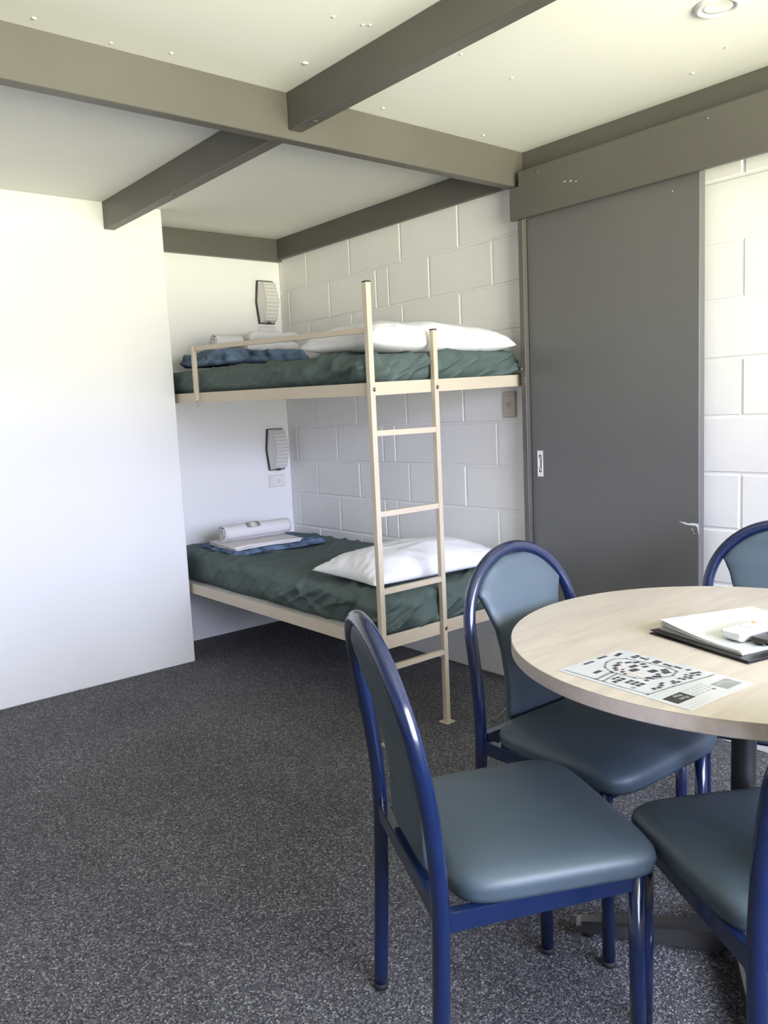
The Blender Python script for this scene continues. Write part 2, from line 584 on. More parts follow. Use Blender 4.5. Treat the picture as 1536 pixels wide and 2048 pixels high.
for (y, z) in ((-2.70, .785), (-2.705, .775), (-2.696, .79)):
    box('paint_chip', -.0664, -.0659, y - .003, y + .003, z - .0012, z + .0012, 'chip_white', door)
box('paint_chip', -.0664, -.0659, -2.622, -2.620, 1.972, 1.978, 'chip_white', door)

# ------------------------------------------------------------------ bunk bed
BX, BY = -.889, -1.918


def lift(x, y):
    return .030 * (y - BY) / 1.6 + .022 * (x - BX) / .8


bunk = empty('bunk_bed', (BX, BY, 0), 'cream metal bunk bed with ladder in the white alcove', 'bunk bed')
CM = 'steel_cream'


def P3(x, y, z, up=True):
    return (x, y, z + (lift(x, y) if up else 0))


# ladder
st = bar('ladder_stile', (BX, BY, 0), (BX, BY, 1.716), .022, .022, CM, bunk, .0018)
box('end_cap', BX - .0115, BX + .0115, BY - .0115, BY + .0115, 1.716, 1.721, 'cap_black', st, bevel=.001)
st2 = bar('ladder_stile', (-.572, BY, .004), (-.572, BY, 1.558), .021, .021, CM, bunk, .0018)
box('end_cap', -.583, -.561, BY - .011, BY + .011, 1.558, 1.563, 'cap_black', st2, bevel=.001)
box('foot_plate', -.597, -.547, BY - .024, BY + .024, 0, .004, CM, st2, bevel=.001)
box('foot_plate', BX - .024, BX + .024, BY - .024, BY + .024, 0, .004, CM, st, bevel=.001)
for z in (1.181, .884, .592, .295):
    bar('rung', (BX + .0112, BY, z), (-.5827, BY, z), .018, .021, CM, bunk)
# upper deck
bar('side_rail', P3(BX + .004, BY + .011, 1.3405), P3(BX + .004, -.003, 1.3405), .004, .047, CM, bunk, .001)
bar('end_rail', P3(BX + .011, BY + .014, 1.341), P3(-.006, BY + .014, 1.341), .004, .048, CM, bunk, .001)
bar('guard_rail', (BX, BY + .0112, 1.551), (BX, -.571, 1.600), .014, .021, CM, bunk)
gp = bar('guard_post', (BX - .006, -.583, 1.352), (BX - .006, -.583, 1.611), .019, .019, CM, bunk)
bm = bmesh.new()
add_box(bm, BX + .008, -.004, BY + .02, -.003, 1.342, 1.354)
for v in bm.verts: v.co.z += lift(v.co.x, v.co.y)
from_bm('deck_board', bm, 'base_board', bunk)
bar('wall_rail', P3(-.012, BY + .03, 1.335), P3(-.012, -.006, 1.335), .02, .04, CM, bunk)
# lower deck
bar('side_rail', (BX + .004, BY + .011, .388), (BX + .004, -.003, .388), .004, .053, CM, bunk, .001)
bar('end_rail', (BX + .011, BY + .014, .391), (-.006, BY + .014, .391), .004, .053, CM, bunk, .001)
box('deck_board', BX + .008, -.004, BY + .02, -.003, .388, .402, 'base_board', bunk)
bar('wall_rail', (-.012, BY + .03, .375), (-.012, -.006, .375), .02, .04, CM, bunk)
for (x, z) in ((BX + .006, 1.339), (-.570, 1.343), (-.570, .391)):
    tube('bolt', [(x, BY - .011, z), (x, BY - .0125, z)], .0075, 'bolt_metal', bunk, 14)
    tube('bolt', [(x, BY - .0125, z), (x, BY - .0165, z)], .0042, 'bolt_metal', bunk, 6, False)
# little wire hook under the rail
tube('hook', [(BX - .006, -.583, 1.352), (BX - .006, -.585, 1.335), (BX - .004, -.595, 1.329), (BX - .002, -.590, 1.322)], .0012, 'bolt_metal', bunk, 6)


# ------------------------------------------------------------------ mattresses with green fitted sheets
def N(x, y, z=0):
    return noise.noise(Vector((x, y, z)))


def ridge(x, y, z=0):
    return (1 - min(1, abs(N(x, y, z)) * 2.6)) ** 2


def crease(x, y, z=0):
    """thin sharp fold lines, 0..1"""
    return max(0.0, 1 - abs(N(x, y, z)) * 5.5) ** 1.5


def sheet_disp(seed, amp, edge):
    def d(p, nr):
        x, y, z = p.x - BX, p.y, p.z
        top = max(0, nr.z)
        side = 1 - abs(nr.z)
        o = Vector((0, 0, 0))
        near = max(0, min(1, (-p.y - .9) / .9))
        left = max(0, 1 - x / .5)
        # long shallow creases over the top, curving away from the near corner
        a = crease(x * 1.5 + y * .5 + seed, (y * 1.0 - x * .55) * 6.5 + .8 * N(x * 2, y * 2, seed), seed)
        a2 = crease(x * 4.5 + y * 1.4 + seed, (y - x * 1.4) * 3.2, seed + 4)
        b = N(x * 3, y * 3, seed)
        o += nr * amp * top * (.55 * a + .55 * a2 * (.3 + near * left) + .45 * b)
        # gathered diagonal folds down the sides
        run = (p.y if abs(nr.x) > abs(nr.y) else -p.x)
        hgt = (z - edge[0]) / (edge[1] - edge[0])
        w1 = run * 4.2 + hgt * 1.0
        f1 = crease(w1 + .5 * N(run * 3, hgt * 2, seed), hgt * .35 + seed, seed + 9)
        f2 = crease(run * 9.0 + hgt * 1.9 + seed * 2, hgt * .6, seed + 2)
        f3 = ridge(run * 5.5 - hgt * .8 + seed, hgt * .5, seed + 5)
        strength = .35 + 1.0 * near
        o += nr * amp * side * strength * (1.0 * f1 + .7 * f2 + .9 * f3 + .7 * N(run * 3, hgt * 2, seed))
        # hem tucked in at the bottom
        tuck = max(0, .5 - hgt) / .5
        o -= Vector((nr.x, nr.y, 0)) * tuck * tuck * (.020 + .022 * N(run * 3.5, seed))
        return o
    return d


def mattress(name, label, x0, x1, y0, y1, z0, z1, seed, up):
    bm = bmesh.new()
    c = ((x0 + x1) / 2, (y0 + y1) / 2, (z0 + z1) / 2)
    h = ((x1 - x0) / 2, (y1 - y0) / 2, (z1 - z0) / 2)
    rounded_box(bm, c, h, .038, (92, 200, 26), sheet_disp(seed, .021, (z0, z1)))
    for v in bm.verts:
        if v.co.z < z0 + .001: v.co.z = z0 + .001
        if up: v.co.z += lift(v.co.x, v.co.y)
    o = from_bm(name, bm, 'green_sheet', None, True)
    return tag(o, label, 'mattress', 'green sheeted bunk mattresses')


mattress('mattress', 'mattress in dark green fitted sheet on the lower bunk', -.845, -.030, -1.890, -.020, .402, .556, 3.1, False)
mattress('mattress', 'mattress in dark green fitted sheet on the upper bunk', -.868, -.080, -1.893, -.020, 1.354, 1.472, 11.7, True)


# ------------------------------------------------------------------ pillows
def pillow(name, label, c, a, b, t, rot, seed, tilt=(0, 0), flat=.35, sag=None, pw=2.6):
    bm = bmesh.new()
    nu, nv = 64, 40
    cr_, sr_ = math.cos(rot), math.sin(rot)
    grid = {}
    for s in (1, -1):
        for i in range(nu + 1):
            for j in range(nv + 1):
                u = -1 + 2 * i / nu
                v = -1 + 2 * j / nv
                u = math.sin(u * math.pi / 2) * .35 + u * .65
                v = math.sin(v * math.pi / 2) * .35 + v * .65
                edge = i in (0, nu) or j in (0, nv)
                if edge and s == -1:
                    grid[(s, i, j)] = grid[(1, i, j)]
                    continue
                # pinched outline: sides pull in between the corners
                x = a * u * (1 - .07 * (1 - v * v))
                y = b * v * (1 - .09 * (1 - u * u))
                prof = (max(0, 1 - abs(u) ** pw) ** .5) * (max(0, 1 - abs(v) ** (pw * .9)) ** .55)
                z = s * t * prof
                if s < 0: z *= flat
                # wrinkles running in from the edges
                ed = max(abs(u), abs(v))
                wr_ = .010 * (ed ** 3) * ridge(u * 4 + seed, v * 5 + seed) + .006 * N(u * 2.3 + seed, v * 2.1) * prof
                wr_ += .007 * ridge(u * 1.4 + v * 2.2 + seed, (v - u) * 1.3 + seed, 2) * prof
                if s > 0 and not edge: z += wr_
                if edge: z += .004 * N(u * 6, v * 6, seed)
                wx = x * cr_ - y * sr_
                wy = x * sr_ + y * cr_
                wz = c[2] + z + tilt[0] * x + tilt[1] * y
                if sag: wz += sag(x, y)
                grid[(s, i, j)] = bm.verts.new((c[0] + wx, c[1] + wy, wz))
    for s in (1, -1):
        for i in range(nu):
            for j in range(nv):
                q = [grid[(s, i, j)], grid[(s, i + 1, j)], grid[(s, i + 1, j + 1)], grid[(s, i, j + 1)]]
                bm.faces.new(q if s > 0 else q[::-1])
    o = from_bm(name, bm, 'white_cotton', None, True)
    return tag(o, label, 'pillow', 'white bunk pillows')


pillow('pillow', 'plump white pillow on the lower bunk behind the ladder', (-.445, -1.605, .592), .375, .235, .105, math.radians(-4), 2.2)
pillow('pillow', 'rumpled white pillow on the upper bunk beside the ladder top', (-.470, -1.665, 1.520), .385, .245, .085, math.radians(-3), 8.4, tilt=(-.012, .02), flat=.45, pw=5.0)


# ------------------------------------------------------------------ linen stacks
def slab(name, label, cat, c, h, rad, n, rot, m, dfun, group=None, up=False):
    bm = bmesh.new()
    rounded_box(bm, (0, 0, 0), h, rad, n, dfun)
    M = Matrix.Translation(c) @ Matrix.Rotation(rot, 4, 'Z')
    bmesh.ops.transform(bm, matrix=M, verts=bm.verts)
    if up:
        for v in bm.verts: v.co.z += lift(v.co.x, v.co.y)
    o = from_bm(name, bm, m, None, True)
    return tag(o, label, cat, group)


def blanket_disp(seed, h, layers, lump):
    def d(p, nr):
        o = Vector((0, 0, 0))
        side = 1 - abs(nr.z)
        # grooves between the folded layers
        g = math.cos(p.z / h[2] * math.pi * layers / 2)
        o += nr * side * (.010 * g + .014 * N(p.x * 9 + seed, p.y * 9, p.z * 20))
        if nr.z > 0:
            o.z += nr.z * lump * (N(p.x * 5 + seed, p.y * 5) * .9 + .5 * ridge(p.x * 4 + seed, p.y * 7 - p.x * 3))
        out_ = max(abs(p.x) / h[0], abs(p.y) / h[1])
        if out_ > .8 and nr.z > -.5:
            o.z -= lump * .7 * (out_ - .8) / .2 * (1 + N(p.x * 6, p.y * 6 + seed))
        o.x += .012 * N(p.y * 7 + seed, p.z * 8) * side
        return o
    return d


hb = (.265, .215, .0155)
slab('blanket', 'folded blue plush blanket under the white linen on the lower bunk', 'blanket', (-.470, -.405, .5745), hb, .0135, (60, 48, 8), math.radians(-4), 'blanket_blue', blanket_disp(1.3, hb, 2, .007), 'folded blue blankets')
hb2 = (.275, .205, .034)
slab('blanket', 'rumpled blue plush blanket under the towel on the upper bunk', 'blanket', (-.510, -.400, 1.528), hb2, .026, (60, 48, 10), math.radians(-3), 'blanket_blue', blanket_disp(6.1, hb2, 3, .022), 'folded blue blankets', True)


def sheet_stack(name, label, c, h, rot, layers, seed, up=False):
    root = empty(name, (c[0], c[1], c[2] + (lift(c[0], c[1]) if up else 0)), label, 'bed linen', 'folded white bed sheets')
    th = 2 * h[2] / layers
    for k in range(layers):
        bm = bmesh.new()

        def d(p, nr, k=k):
            o = Vector((0, 0, 0))
            ex = max(0, abs(p.x) / h[0] - .6) / .4
            o.z += -.006 * ex * (1 if p.x < 0 else .3) + (.0035 + .12 * max(0, th - .02)) * N(p.x * 8 + seed + k, p.y * 8) + .25 * max(0, th - .02) * ridge(p.x * 5 + seed, p.y * 9 + p.x * 4)
            o.x += .006 * N(p.y * 12 + k + seed, 1)
            return o
        hh = (h[0] * random.uniform(.93, 1.0), h[1] * random.uniform(.92, 1.0), th / 2 * .97)
        rounded_box(bm, (0, 0, 0), hh, th / 2 * .9, (30, 24, 4), d)
        M = Matrix.Translation((c[0] + random.uniform(-.008, .008), c[1] + random.uniform(-.006, .006), root.location.z + th * (k + .5))) @ Matrix.Rotation(rot + random.uniform(-.04, .04), 4, 'Z')
        bmesh.ops.transform(bm, matrix=M, verts=bm.verts)
        from_bm('folded_layer', bm, 'sheet_cotton', root, True)
    return root


sheet_stack('folded_sheets', 'folded white sheets between towel roll and blanket on the lower bunk', (-.535, -.430, .590), (.200, .170, .010), math.radians(-5), 3, 1.0)
sheet_stack('folded_sheets', 'thick pile of folded white sheets on the upper bunk near the corner', (-.395, -.395, 1.556), (.165, .15, .050), math.radians(-2), 2, 5.0, True)


def towel_roll(label, a, b, R, seed, tagpos=None, turns=2.6, th=.0095, rim=None):
    a, b = Vector(a), Vector(b)
    ax = (b - a).normalized()
    L = (b - a).length
    root = empty('towel_roll', (a.x, a.y, min(a.z, b.z) - R), label, 'towel', 'rolled white towels')
    up = Vector((0, 0, 1))
    sd = ax.cross(up).normalized()
    up = sd.cross(ax).normalized()
    bm = bmesh.new()
    n = 110
    nl = 22
    outer, inner = [], []
    for i in range(n + 1):
        f = i / n
        ang = f * turns * 2 * math.pi + .6
        r = R * (.16 + .84 * f)
        t_ = th * .5
        ro, ri = [], []
        for k in range(nl + 1):
            g = k / nl
            wob = .0022 * N(ang * .8, g * 5 + seed) * f
            endw = .010 * (f ** 2) * ((1 if k == 0 else 0) - (1 if k == nl else 0)) * (.5 + N(ang * .5, seed))
            base = a + ax * (L * g + endw)
            squash = .94
            for rr, lst in ((r + wob, ro), (max(.001, r - th + wob), ri)):
                lst.append(bm.verts.new(base + sd * (rr * math.cos(ang)) * 1.04 + up * (rr * math.sin(ang) * squash)))
        outer.append(ro); inner.append(ri)
    for i in range(n):
        for k in range(nl):
            bm.faces.new((outer[i][k], outer[i][k + 1], outer[i + 1][k + 1], outer[i + 1][k]))
            bm.faces.new((inner[i][k], inner[i + 1][k], inner[i + 1][k + 1], inner[i][k + 1]))
        for k in (0, nl):
            bm.faces.new((outer[i][k], outer[i + 1][k], inner[i + 1][k], inner[i][k]))
    for i in (0, n):
        for k in range(nl):
            bm.faces.new((outer[i][k], outer[i][k + 1], inner[i][k + 1], inner[i][k]))
    from_bm('towel', bm, 'towel_terry', root, True)

    def patch(name, g0, g1, a0, a1, m, off=.002):
        bmp = bmesh.new()
        vs = []
        for i in range(9):
            an = a0 + (a1 - a0) * i / 8
            vs.append([bmp.verts.new(a + ax * (L * g) + sd * (rr * math.cos(an) * 1.04) + up * (rr * math.sin(an) * .94))
                       for g, rr in ((g0, R + off), (g1, R + off), (g1, R - .004), (g0, R - .004))])
        for i in range(8):
            for k in range(4):
                bmp.faces.new((vs[i][k], vs[i][(k + 1) % 4], vs[i + 1][(k + 1) % 4], vs[i + 1][k]))
        bmp.faces.new(vs[0]); bmp.faces.new(vs[-1][::-1])
        return from_bm(name, bmp, m, root, True)
    if tagpos is not None:
        g, a0, a1 = tagpos
        patch('tag_band', g - .09, g + .09, a0, a1, 'tag_grey', .0026)
        patch('tag_label', g - .045, g + .045, a0 - .06, a1 + .06, 'tag_white', .0045)
    return root


towel_roll('rolled white towel with grey tag on the lower bunk', (-.735, -.435, .661), (-.325, -.435, .657), .051, 1.0, (.42, math.radians(32), math.radians(70)))
towel_roll('small rolled white towel on the upper bunk behind the guard rail', (-.712, -.450, 1.650), (-.555, -.452, 1.650), .045, 4.0, None)


# ------------------------------------------------------------------ bulkhead lights, switches
def bulkhead(label, cx, cz):
    root = empty('wall_light', (cx, 0, cz - .125), label, 'wall light', 'bulkhead lights in the alcove')

    def hexa(wm, wt, hh):
        return [(cx - wt, cz - hh), (cx + wt, cz - hh), (cx + wm, cz), (cx + wt, cz + hh), (cx - wt, cz + hh), (cx - wm, cz)]
    bm = bmesh.new()
    add_prism(bm, hexa(.066, .052, .125), 'y', -.020, -.0005)
    from_bm('back_plate', bm, 'lamp_black', root)
    # lens body
    o = hexa(.063, .049, .121)
    yb = -.0202
    F = {'bl': (cx - .040, -.060, cz - .108), 'br': (cx + .040, -.060, cz - .108), 'ml': (cx - .044, -.094, cz), 'mr': (cx + .044, -.094, cz),
         'tl': (cx - .040, -.060, cz + .108), 'tr': (cx + .040, -.060, cz + .108)}
    bm = bmesh.new()
    B = [bm.verts.new((x, yb, z)) for x, z in o]
    V = {k: bm.verts.new(p) for k, p in F.items()}
    for f in ((B[0], B[1], V['br'], V['bl']), (B[1], B[2], V['mr'], V['br']), (B[2], B[3], V['tr'], V['mr']), (B[3], B[4], V['tl'], V['tr']),
              (B[4], B[5], V['ml'], V['tl']), (B[5], B[0], V['bl'], V['ml']), (V['bl'], V['br'], V['mr'], V['ml']), (V['ml'], V['mr'], V['tr'], V['tl']), tuple(B[::-1])):
        bm.faces.new(f)
    lens = from_bm('lens', bm, 'lamp_lens_side', root)
    # prismatic ribs across the front
    for s in (-1, 1):
        for k in range(5):
            t0, t1 = (k + .30) / 5, (k + .62) / 5
            bm = bmesh.new()
            vs = []
            for tt in (t0, t1):
                hw = .043 - .004 * tt - .002
                y = -.094 + .034 * tt
                z = cz + s * .108 * tt
                for off in (-.0009, .001):
                    vs.append([bm.verts.new((cx - hw, y + off, z)), bm.verts.new((cx + hw, y + off, z))])
            a0, a1, b0, b1 = vs
            for f in ((a0[0], a0[1], b0[1], b0[0]), (a1[0], b1[0], b1[1], a1[1]), (a0[0], a1[0], a1[1], a0[1]), (b0[0], b0[1], b1[1], b1[0]),
                      (a0[0], b0[0], b1[0], a1[0]), (a0[1], a1[1], b1[1], b0[1])):
                bm.faces.new(f)
            from_bm('rib', bm, 'lamp_rib', lens)
    # dark seams down the edges of the front
    for s, a, b in ((-1, 'ml', 'tl'), (-1, 'ml', 'bl'), (1, 'mr', 'tr'), (1, 'mr', 'br')):
        tube('seam', [F[a], F[b]], .0014, 'lamp_rib', lens, 6)
    box('clip', cx - .006, cx + .006, -.05, -.018, cz - .127, cz - .118, 'lamp_black', root)
    return root


bulkhead('six-sided bulkhead wall light above the upper bunk', -.112, 1.928)
bulkhead('six-sided bulkhead wall light above the lower bunk', -.106, 1.060)


def switch(label, cx, cz, hw, hh, face, m, m2, group=None):
    """face 'back' -> on wall_back (normal -y), 'right' -> on wall_right (normal -x)."""
    loc = (cx, 0, cz - hh) if face == 'back' else (0, cx, cz - hh)
    root = empty('light_switch', loc, label, 'switch', group)

    def bx(name, a0, a1, z0, z1, d0, d1, mm, bev=.0012):
        if face == 'back': return box(name, a0, a1, -d1, -d0, z0, z1, mm, root, bev)
        return box(name, -d1, -d0, a0, a1, z0, z1, mm, root, bev)
    bx('plate', cx - hw, cx + hw, cz - hh, cz + hh, .0006, .011, m, .003)
    if face == 'back':
        bx('insert', cx - hw + .018, cx + hw - .004, cz - hh + .004, cz + hh - .004, .0111, .0125, m, .0008)
        tube('button', [(cx + .006, -.0122, cz), (cx + .006, -.0155, cz)], .0095, m2, root, 18)
        tube('button_cap', [(cx + .006, -.0156, cz), (cx + .006, -.0166, cz)], .0075, m, root, 18)
    else:
        bx('rocker', cx - .010, cx + .010, cz - .009, cz + .009, .0111, .0148, m2, .002)
        for dz in (hh * .72, -hh * .72):
            tube('screw_cap', [(-.0108, cx, cz + dz), (-.0122, cx, cz + dz)], .0035, m2, root, 10)
    return root


switch('white light switch plate on the wall above the upper bunk towels', -.108, 1.751, .059, .037, 'back', 'plastic_white', 'sheet_cotton', 'white alcove switches')
switch('white light switch plate under the lower bulkhead light', -.104, .869, .057, .037, 'back', 'plastic_white', 'sheet_cotton', 'white alcove switches')
switch('beige light switch on the block wall below the upper bunk rail', -1.796, 1.264, .036, .057, 'right', 'plastic_beige', 'switch_dark')

# ------------------------------------------------------------------ ceiling downlight
dl = empty('downlight', (-.551, -3.04, H - .012), 'round white downlight in the ceiling over the table', 'downlight')
bm = bmesh.new()
add_lathe(bm, [(.060, H - .0006), (.060, H - .004), (.056, H - .009), (.050, H - .011), (.042, H - .008), (.040, H - .0006)], -.551, -3.04, 48)
from_bm('ring', bm, 'plastic_white', dl, True)
bm = bmesh.new()
add_lathe(bm, [(.0405, H - .001), (.0405, H - .0055), (.03, H - .0045), (0, H - .0040)], -.551, -3.04, 40)
from_bm('diffuser', bm, 'ceiling_paint', dl, True)

# ------------------------------------------------------------------ round table
TX, TY, TZ, TR = -1.072, -3.386, .741, .501
tab = empty('round_table', (TX, TY, 0), 'round beige laminate dining table on a black pedestal', 'table')
bm = bmesh.new()
add_lathe(bm, [(0, TZ), (TR - .0015, TZ), (TR - .0002, TZ - .0008), (TR - .0002, TZ - .0012), (TR - .004, TZ - .0016), (0, TZ - .0016)], TX, TY, 160)
from_bm('table_top', bm, 'laminate', tab)
bm = bmesh.new()
add_lathe(bm, [(0, TZ - .0017), (TR, TZ - .0017), (TR, TZ - .029), (TR - .002, TZ - .031), (0, TZ - .031)], TX, TY, 160)
from_bm('table_edge', bm, 'laminate_edge', tab)
bm = bmesh.new()
add_lathe(bm, [(0, TZ - .0312), (.11, TZ - .0312), (.11, TZ - .037), (.03, TZ - .040), (.026, TZ - .05), (.026, .075), (.045, .070), (.048, .03), (0, .03)], TX, TY, 28)
from_bm('pedestal', bm, 'column_black', tab, True)
for k in range(4):
    an = math.radians(125 + 90 * k)
    d = Vector((math.cos(an), math.sin(an), 0))
    s = Vector((-d.y, d.x, 0))
    o = Vector((TX, TY, 0))
    bm = bmesh.new()
    sec = []
    for (r, hw, zb, zt) in ((.045, .026, .012, .068), (.20, .024, .013, .056), (.355, .020, .016, .040), (.366, .017, .018, .036)):
        sec.append([bm.verts.new(o + d * r + s * hw * i + Vector((0, 0, z))) for i, z in ((-1, zb), (1, zb), (1, zt - .006), (.7, zt), (-.7, zt), (-1, zt - .006))])
    for A, B in zip(sec[:-1], sec[1:]):
        for i in range(6):
            bm.faces.new((A[i], A[(i + 1) % 6], B[(i + 1) % 6], B[i]))
    bm.faces.new(sec[0]); bm.faces.new(sec[-1][::-1])
    arm = from_bm('foot_arm', bm, 'foot_steel', tab)
    p = o + d * .34
    tube('glide', [(p.x, p.y, 0), (p.x, p.y, .017)], .013, 'rubber', arm, 12)


# ------------------------------------------------------------------ dining chairs
CZ = [0, .22, .446, .58, .70, .79, .86, .905]
CE = [-.012, 0, .008, -.002, -.022, -.041, -.055, -.066]


def ce(z):
    for i in range(len(CZ) - 1):
        if z <= CZ[i + 1]:
            t_ = (z - CZ[i]) / (CZ[i + 1] - CZ[i])
            return CE[i] + (CE[i + 1] - CE[i]) * t_
    return CE[-1]


def lerp_tab(tab_, z):
    for (a, va), (b, vb) in zip(tab_[:-1], tab_[1:]):
        if z <= b:
            t_ = max(0, (z - a) / (b - a))
            t_ = t_ * t_ * (3 - 2 * t_) * .5 + t_ * .5
            return va + (vb - va) * t_
    return tab_[-1][1]


def make_chair(label):
    root = empty('dining_chair', (0, 0, 0), label, 'chair', 'blue dining chairs around the table')
    HW, ZA, RA = .200, .685, .200
    # bent back tube: foot, upright, arch, upright, foot
    pts = []
    for i in range(23):
        z = .012 + (ZA - .012) * i / 22
        pts.append((ce(z), HW, z))
    for i in range(1, 36):
        t_ = math.pi * i / 36
        z = ZA + RA * math.sin(t_)
        pts.append((ce(z), HW * math.cos(t_), z))
    for i in range(23):
        z = ZA - (ZA - .012) * i / 22
        pts.append((ce(z), -HW, z))
    # smooth the recline a little
    for _ in range(3):
        q = [Vector(p) for p in pts]
        pts = [pts[0]] + [tuple((q[i - 1] + q[i] * 2 + q[i + 1]) / 4) for i in range(1, len(q) - 1)] + [pts[-1]]
    tube('back_frame', pts, .0155, 'frame_blue', root, 16)
    for s in (1, -1):
        tube('leg', [(.382, .188 * s, .424), (.384, .189 * s, .2), (.386, .190 * s, .012)], .0145, 'frame_blue', root, 16)
        tube('foot_cap', [(.386, .190 * s, 0), (.386, .190 * s, .013)], .0148, 'rubber', root, 16)
        tube('foot_cap', [(-.012, .200 * s, 0), (-.0115, .200 * s, .014)], .0157, 'rubber', root, 16)
        bar('side_rail', (.012, .195 * s, .402), (.372, .189 * s, .402), .018, .036, 'frame_blue', root)
    bar('front_rail', (.382, .176, .406), (.382, -.176, .406), .018, .030, 'frame_blue', root)
    bar('rear_rail', (.008, .186, .416), (.008, -.186, .416), .022, .034, 'frame_blue', root)
    # seat cushion
    bm = bmesh.new()

    def outline(t_):
        # superellipse; wider at the front
        c_, s_ = math.cos(t_), math.sin(t_)
        ex = 2 / 6.5
        x = math.copysign(abs(c_) ** ex, c_)
        y = math.copysign(abs(s_) ** ex, s_)
        hx, hy = .1975, .210 + .008 * x
        return .2375 + hx * x, hy * y
    prof = [(1.0, .4215), (1.0, .428), (1.018, .442), (1.005, .455), (.96, .4655), (.86, .4735), (.65, .480), (.35, .483)]
    ns = 96
    rings = []
    for k, z in prof:
        ring = []
        for i in range(ns):
            x, y = outline(2 * math.pi * i / ns)
            xx = .2375 + (x - .2375) * k
            yy = y * k
            zz = z - .006 * max(0, (xx - .30) / .12) ** 2 - .004 * (1 - (yy / .21) ** 2) * (1 if k < .9 else 0)
            ring.append(bm.verts.new((xx, yy, zz)))
        rings.append(ring)
    for A, B in zip(rings[:-1], rings[1:]):
        for i in range(ns):
            bm.faces.new((A[i], A[(i + 1) % ns], B[(i + 1) % ns], B[i]))
    cv = bm.verts.new((.2375, 0, .4795))
    for i in range(ns):
        bm.faces.new((rings[-1][i], rings[-1][(i + 1) % ns], cv))
    bm.faces.new(rings[0][::-1])
    from_bm('seat', bm, 'vinyl_slate', root, True)
    # backrest pad
    z0, z1 = .446, .866
    WT = [(.446, .108), (.55, .110), (.62, .112), (.68, .119), (.73, .134), (.775, .152)]
    XT = [(.44, .016), (.55, .014), (.61, .006), (.68, -.006), (.76, -.030), (.83, -.050), (.90, -.066)]
    nu, nv = 28, 44
    bm = bmesh.new()
    F, Bk = {}, {}
    for j in range(nv + 1):
        tt = j / nv
        tt = .5 - .5 * math.cos(math.pi * tt)
        z = z0 + (z1 - z0) * tt
        ar = math.sqrt(max(0, .1845 ** 2 - (z - ZA) ** 2)) if z > ZA else .1845
        wv = min(lerp_tab(WT, z), ar)
        if z > .775: wv = min(.158, ar)
        if z < z0 + .02: wv *= .93 + .07 * (z - z0) / .02
        wv = max(wv, .03)
        for i in range(nu + 1):
            u = -1 + 2 * i / nu
            u = math.sin(u * math.pi / 2) * .5 + u * .5
            y = u * wv
            vz = min(1, min(z - z0, z1 - z) / .028)
            eu = max(0, 1 - abs(u) ** 5) ** .5
            ev = math.sqrt(max(0, 1 - (1 - vz) ** 2))
            xb = lerp_tab(XT, z)
            puff = .013 * eu * ev
            F[(i, j)] = bm.verts.new((xb + .006 + puff - .004 * (1 - u * u), y, z))
            Bk[(i, j)] = bm.verts.new((xb - .006 - .006 * eu * ev, y * .985, z))
    for i in range(nu):
        for j in range(nv):
            bm.faces.new((F[(i, j)], F[(i + 1, j)], F[(i + 1, j + 1)], F[(i, j + 1)]))
            bm.faces.new((Bk[(i, j)], Bk[(i, j + 1)], Bk[(i + 1, j + 1)], Bk[(i + 1, j)]))
    for j in range(nv):
        for i in (0, nu):
            bm.faces.new((F[(i, j)], F[(i, j + 1)], Bk[(i, j + 1)], Bk[(i, j)]))
    for i in range(nu):
        for j in (0, nv):
            bm.faces.new((F[(i, j)], F[(i + 1, j)], Bk[(i + 1, j)], Bk[(i, j)]))
    bo = from_bm('backrest', bm, 'vinyl_slate', root, True)
    return root


chairs = [
    ('blue tube dining chair nearest the camera with its back to the carpet', -1.815, -3.090, -25),
    ('blue tube dining chair between the bunk ladder and the table', -1.118, -2.825, -92),
    ('blue tube dining chair across the table in front of the block wall', -.446, -3.180, 198),
    ('blue tube dining chair in the bottom right corner of the view', -1.456, -3.788, 59),
]
proto = make_chair(chairs[0][0])
for i, (lab, x, y, a) in enumerate(chairs):
    o = proto if i == 0 else copy_tree(proto)
    o['label'] = lab
    o.location = (x, y, 0)
    o.rotation_euler = (0, 0, math.radians(a))


# ------------------------------------------------------------------ laminated park map on the table
A4w, A4h = .197, .292
card = empty('map_card', (-1.342, -3.535, TZ), 'laminated site map sheet lying on the table edge', 'map')
R_ = Vector((-.997, .066, 0)).normalized()     # reading direction
U_ = Vector((-.066, -.997, 0)).normalized()    # towards the head of the page
O_ = Vector((-1.342, -3.535, TZ))              # top-left corner of the page


def C(u, v, dz):
    """page point: u mm to the right, v mm down from the top-left corner."""
    return O_ + R_ * (u / 1000) - U_ * (v / 1000) + Vector((0, 0, dz))


def page_poly(name, polys, m, z0, z1, parent):
    bm = bmesh.new()
    for poly in polys:
        A = [bm.verts.new(C(u, v, z1)) for u, v in poly]
        B = [bm.verts.new(C(u, v, z0)) for u, v in poly]
        n = len(poly)
        bm.faces.new(A); bm.faces.new(B[::-1])
        for i in range(n):
            bm.faces.new((A[i], B[i], B[(i + 1) % n], A[(i + 1) % n]))
    o = from_bm(name, bm, m, parent)
    if len(polys) > 1: o['kind'] = 'stuff'
    return o


def rect(u, v, wd, ht, rot=0):
    c_, s_ = math.cos(math.radians(rot)), math.sin(math.radians(rot))
    return [(u + a * c_ - b * s_, v + a * s_ + b * c_) for a, b in ((-wd / 2, -ht / 2), (wd / 2, -ht / 2), (wd / 2, ht / 2), (-wd / 2, ht / 2))]


def line(p, q, wd):
    p, q = Vector(p), Vector(q)
    d = (q - p).normalized()
    n = Vector((-d.y, d.x)) * wd / 2
    e_ = d * wd * .3
    return [tuple(p + n - e_), tuple(q + n + e_), tuple(q - n + e_), tuple(p - n - e_)]


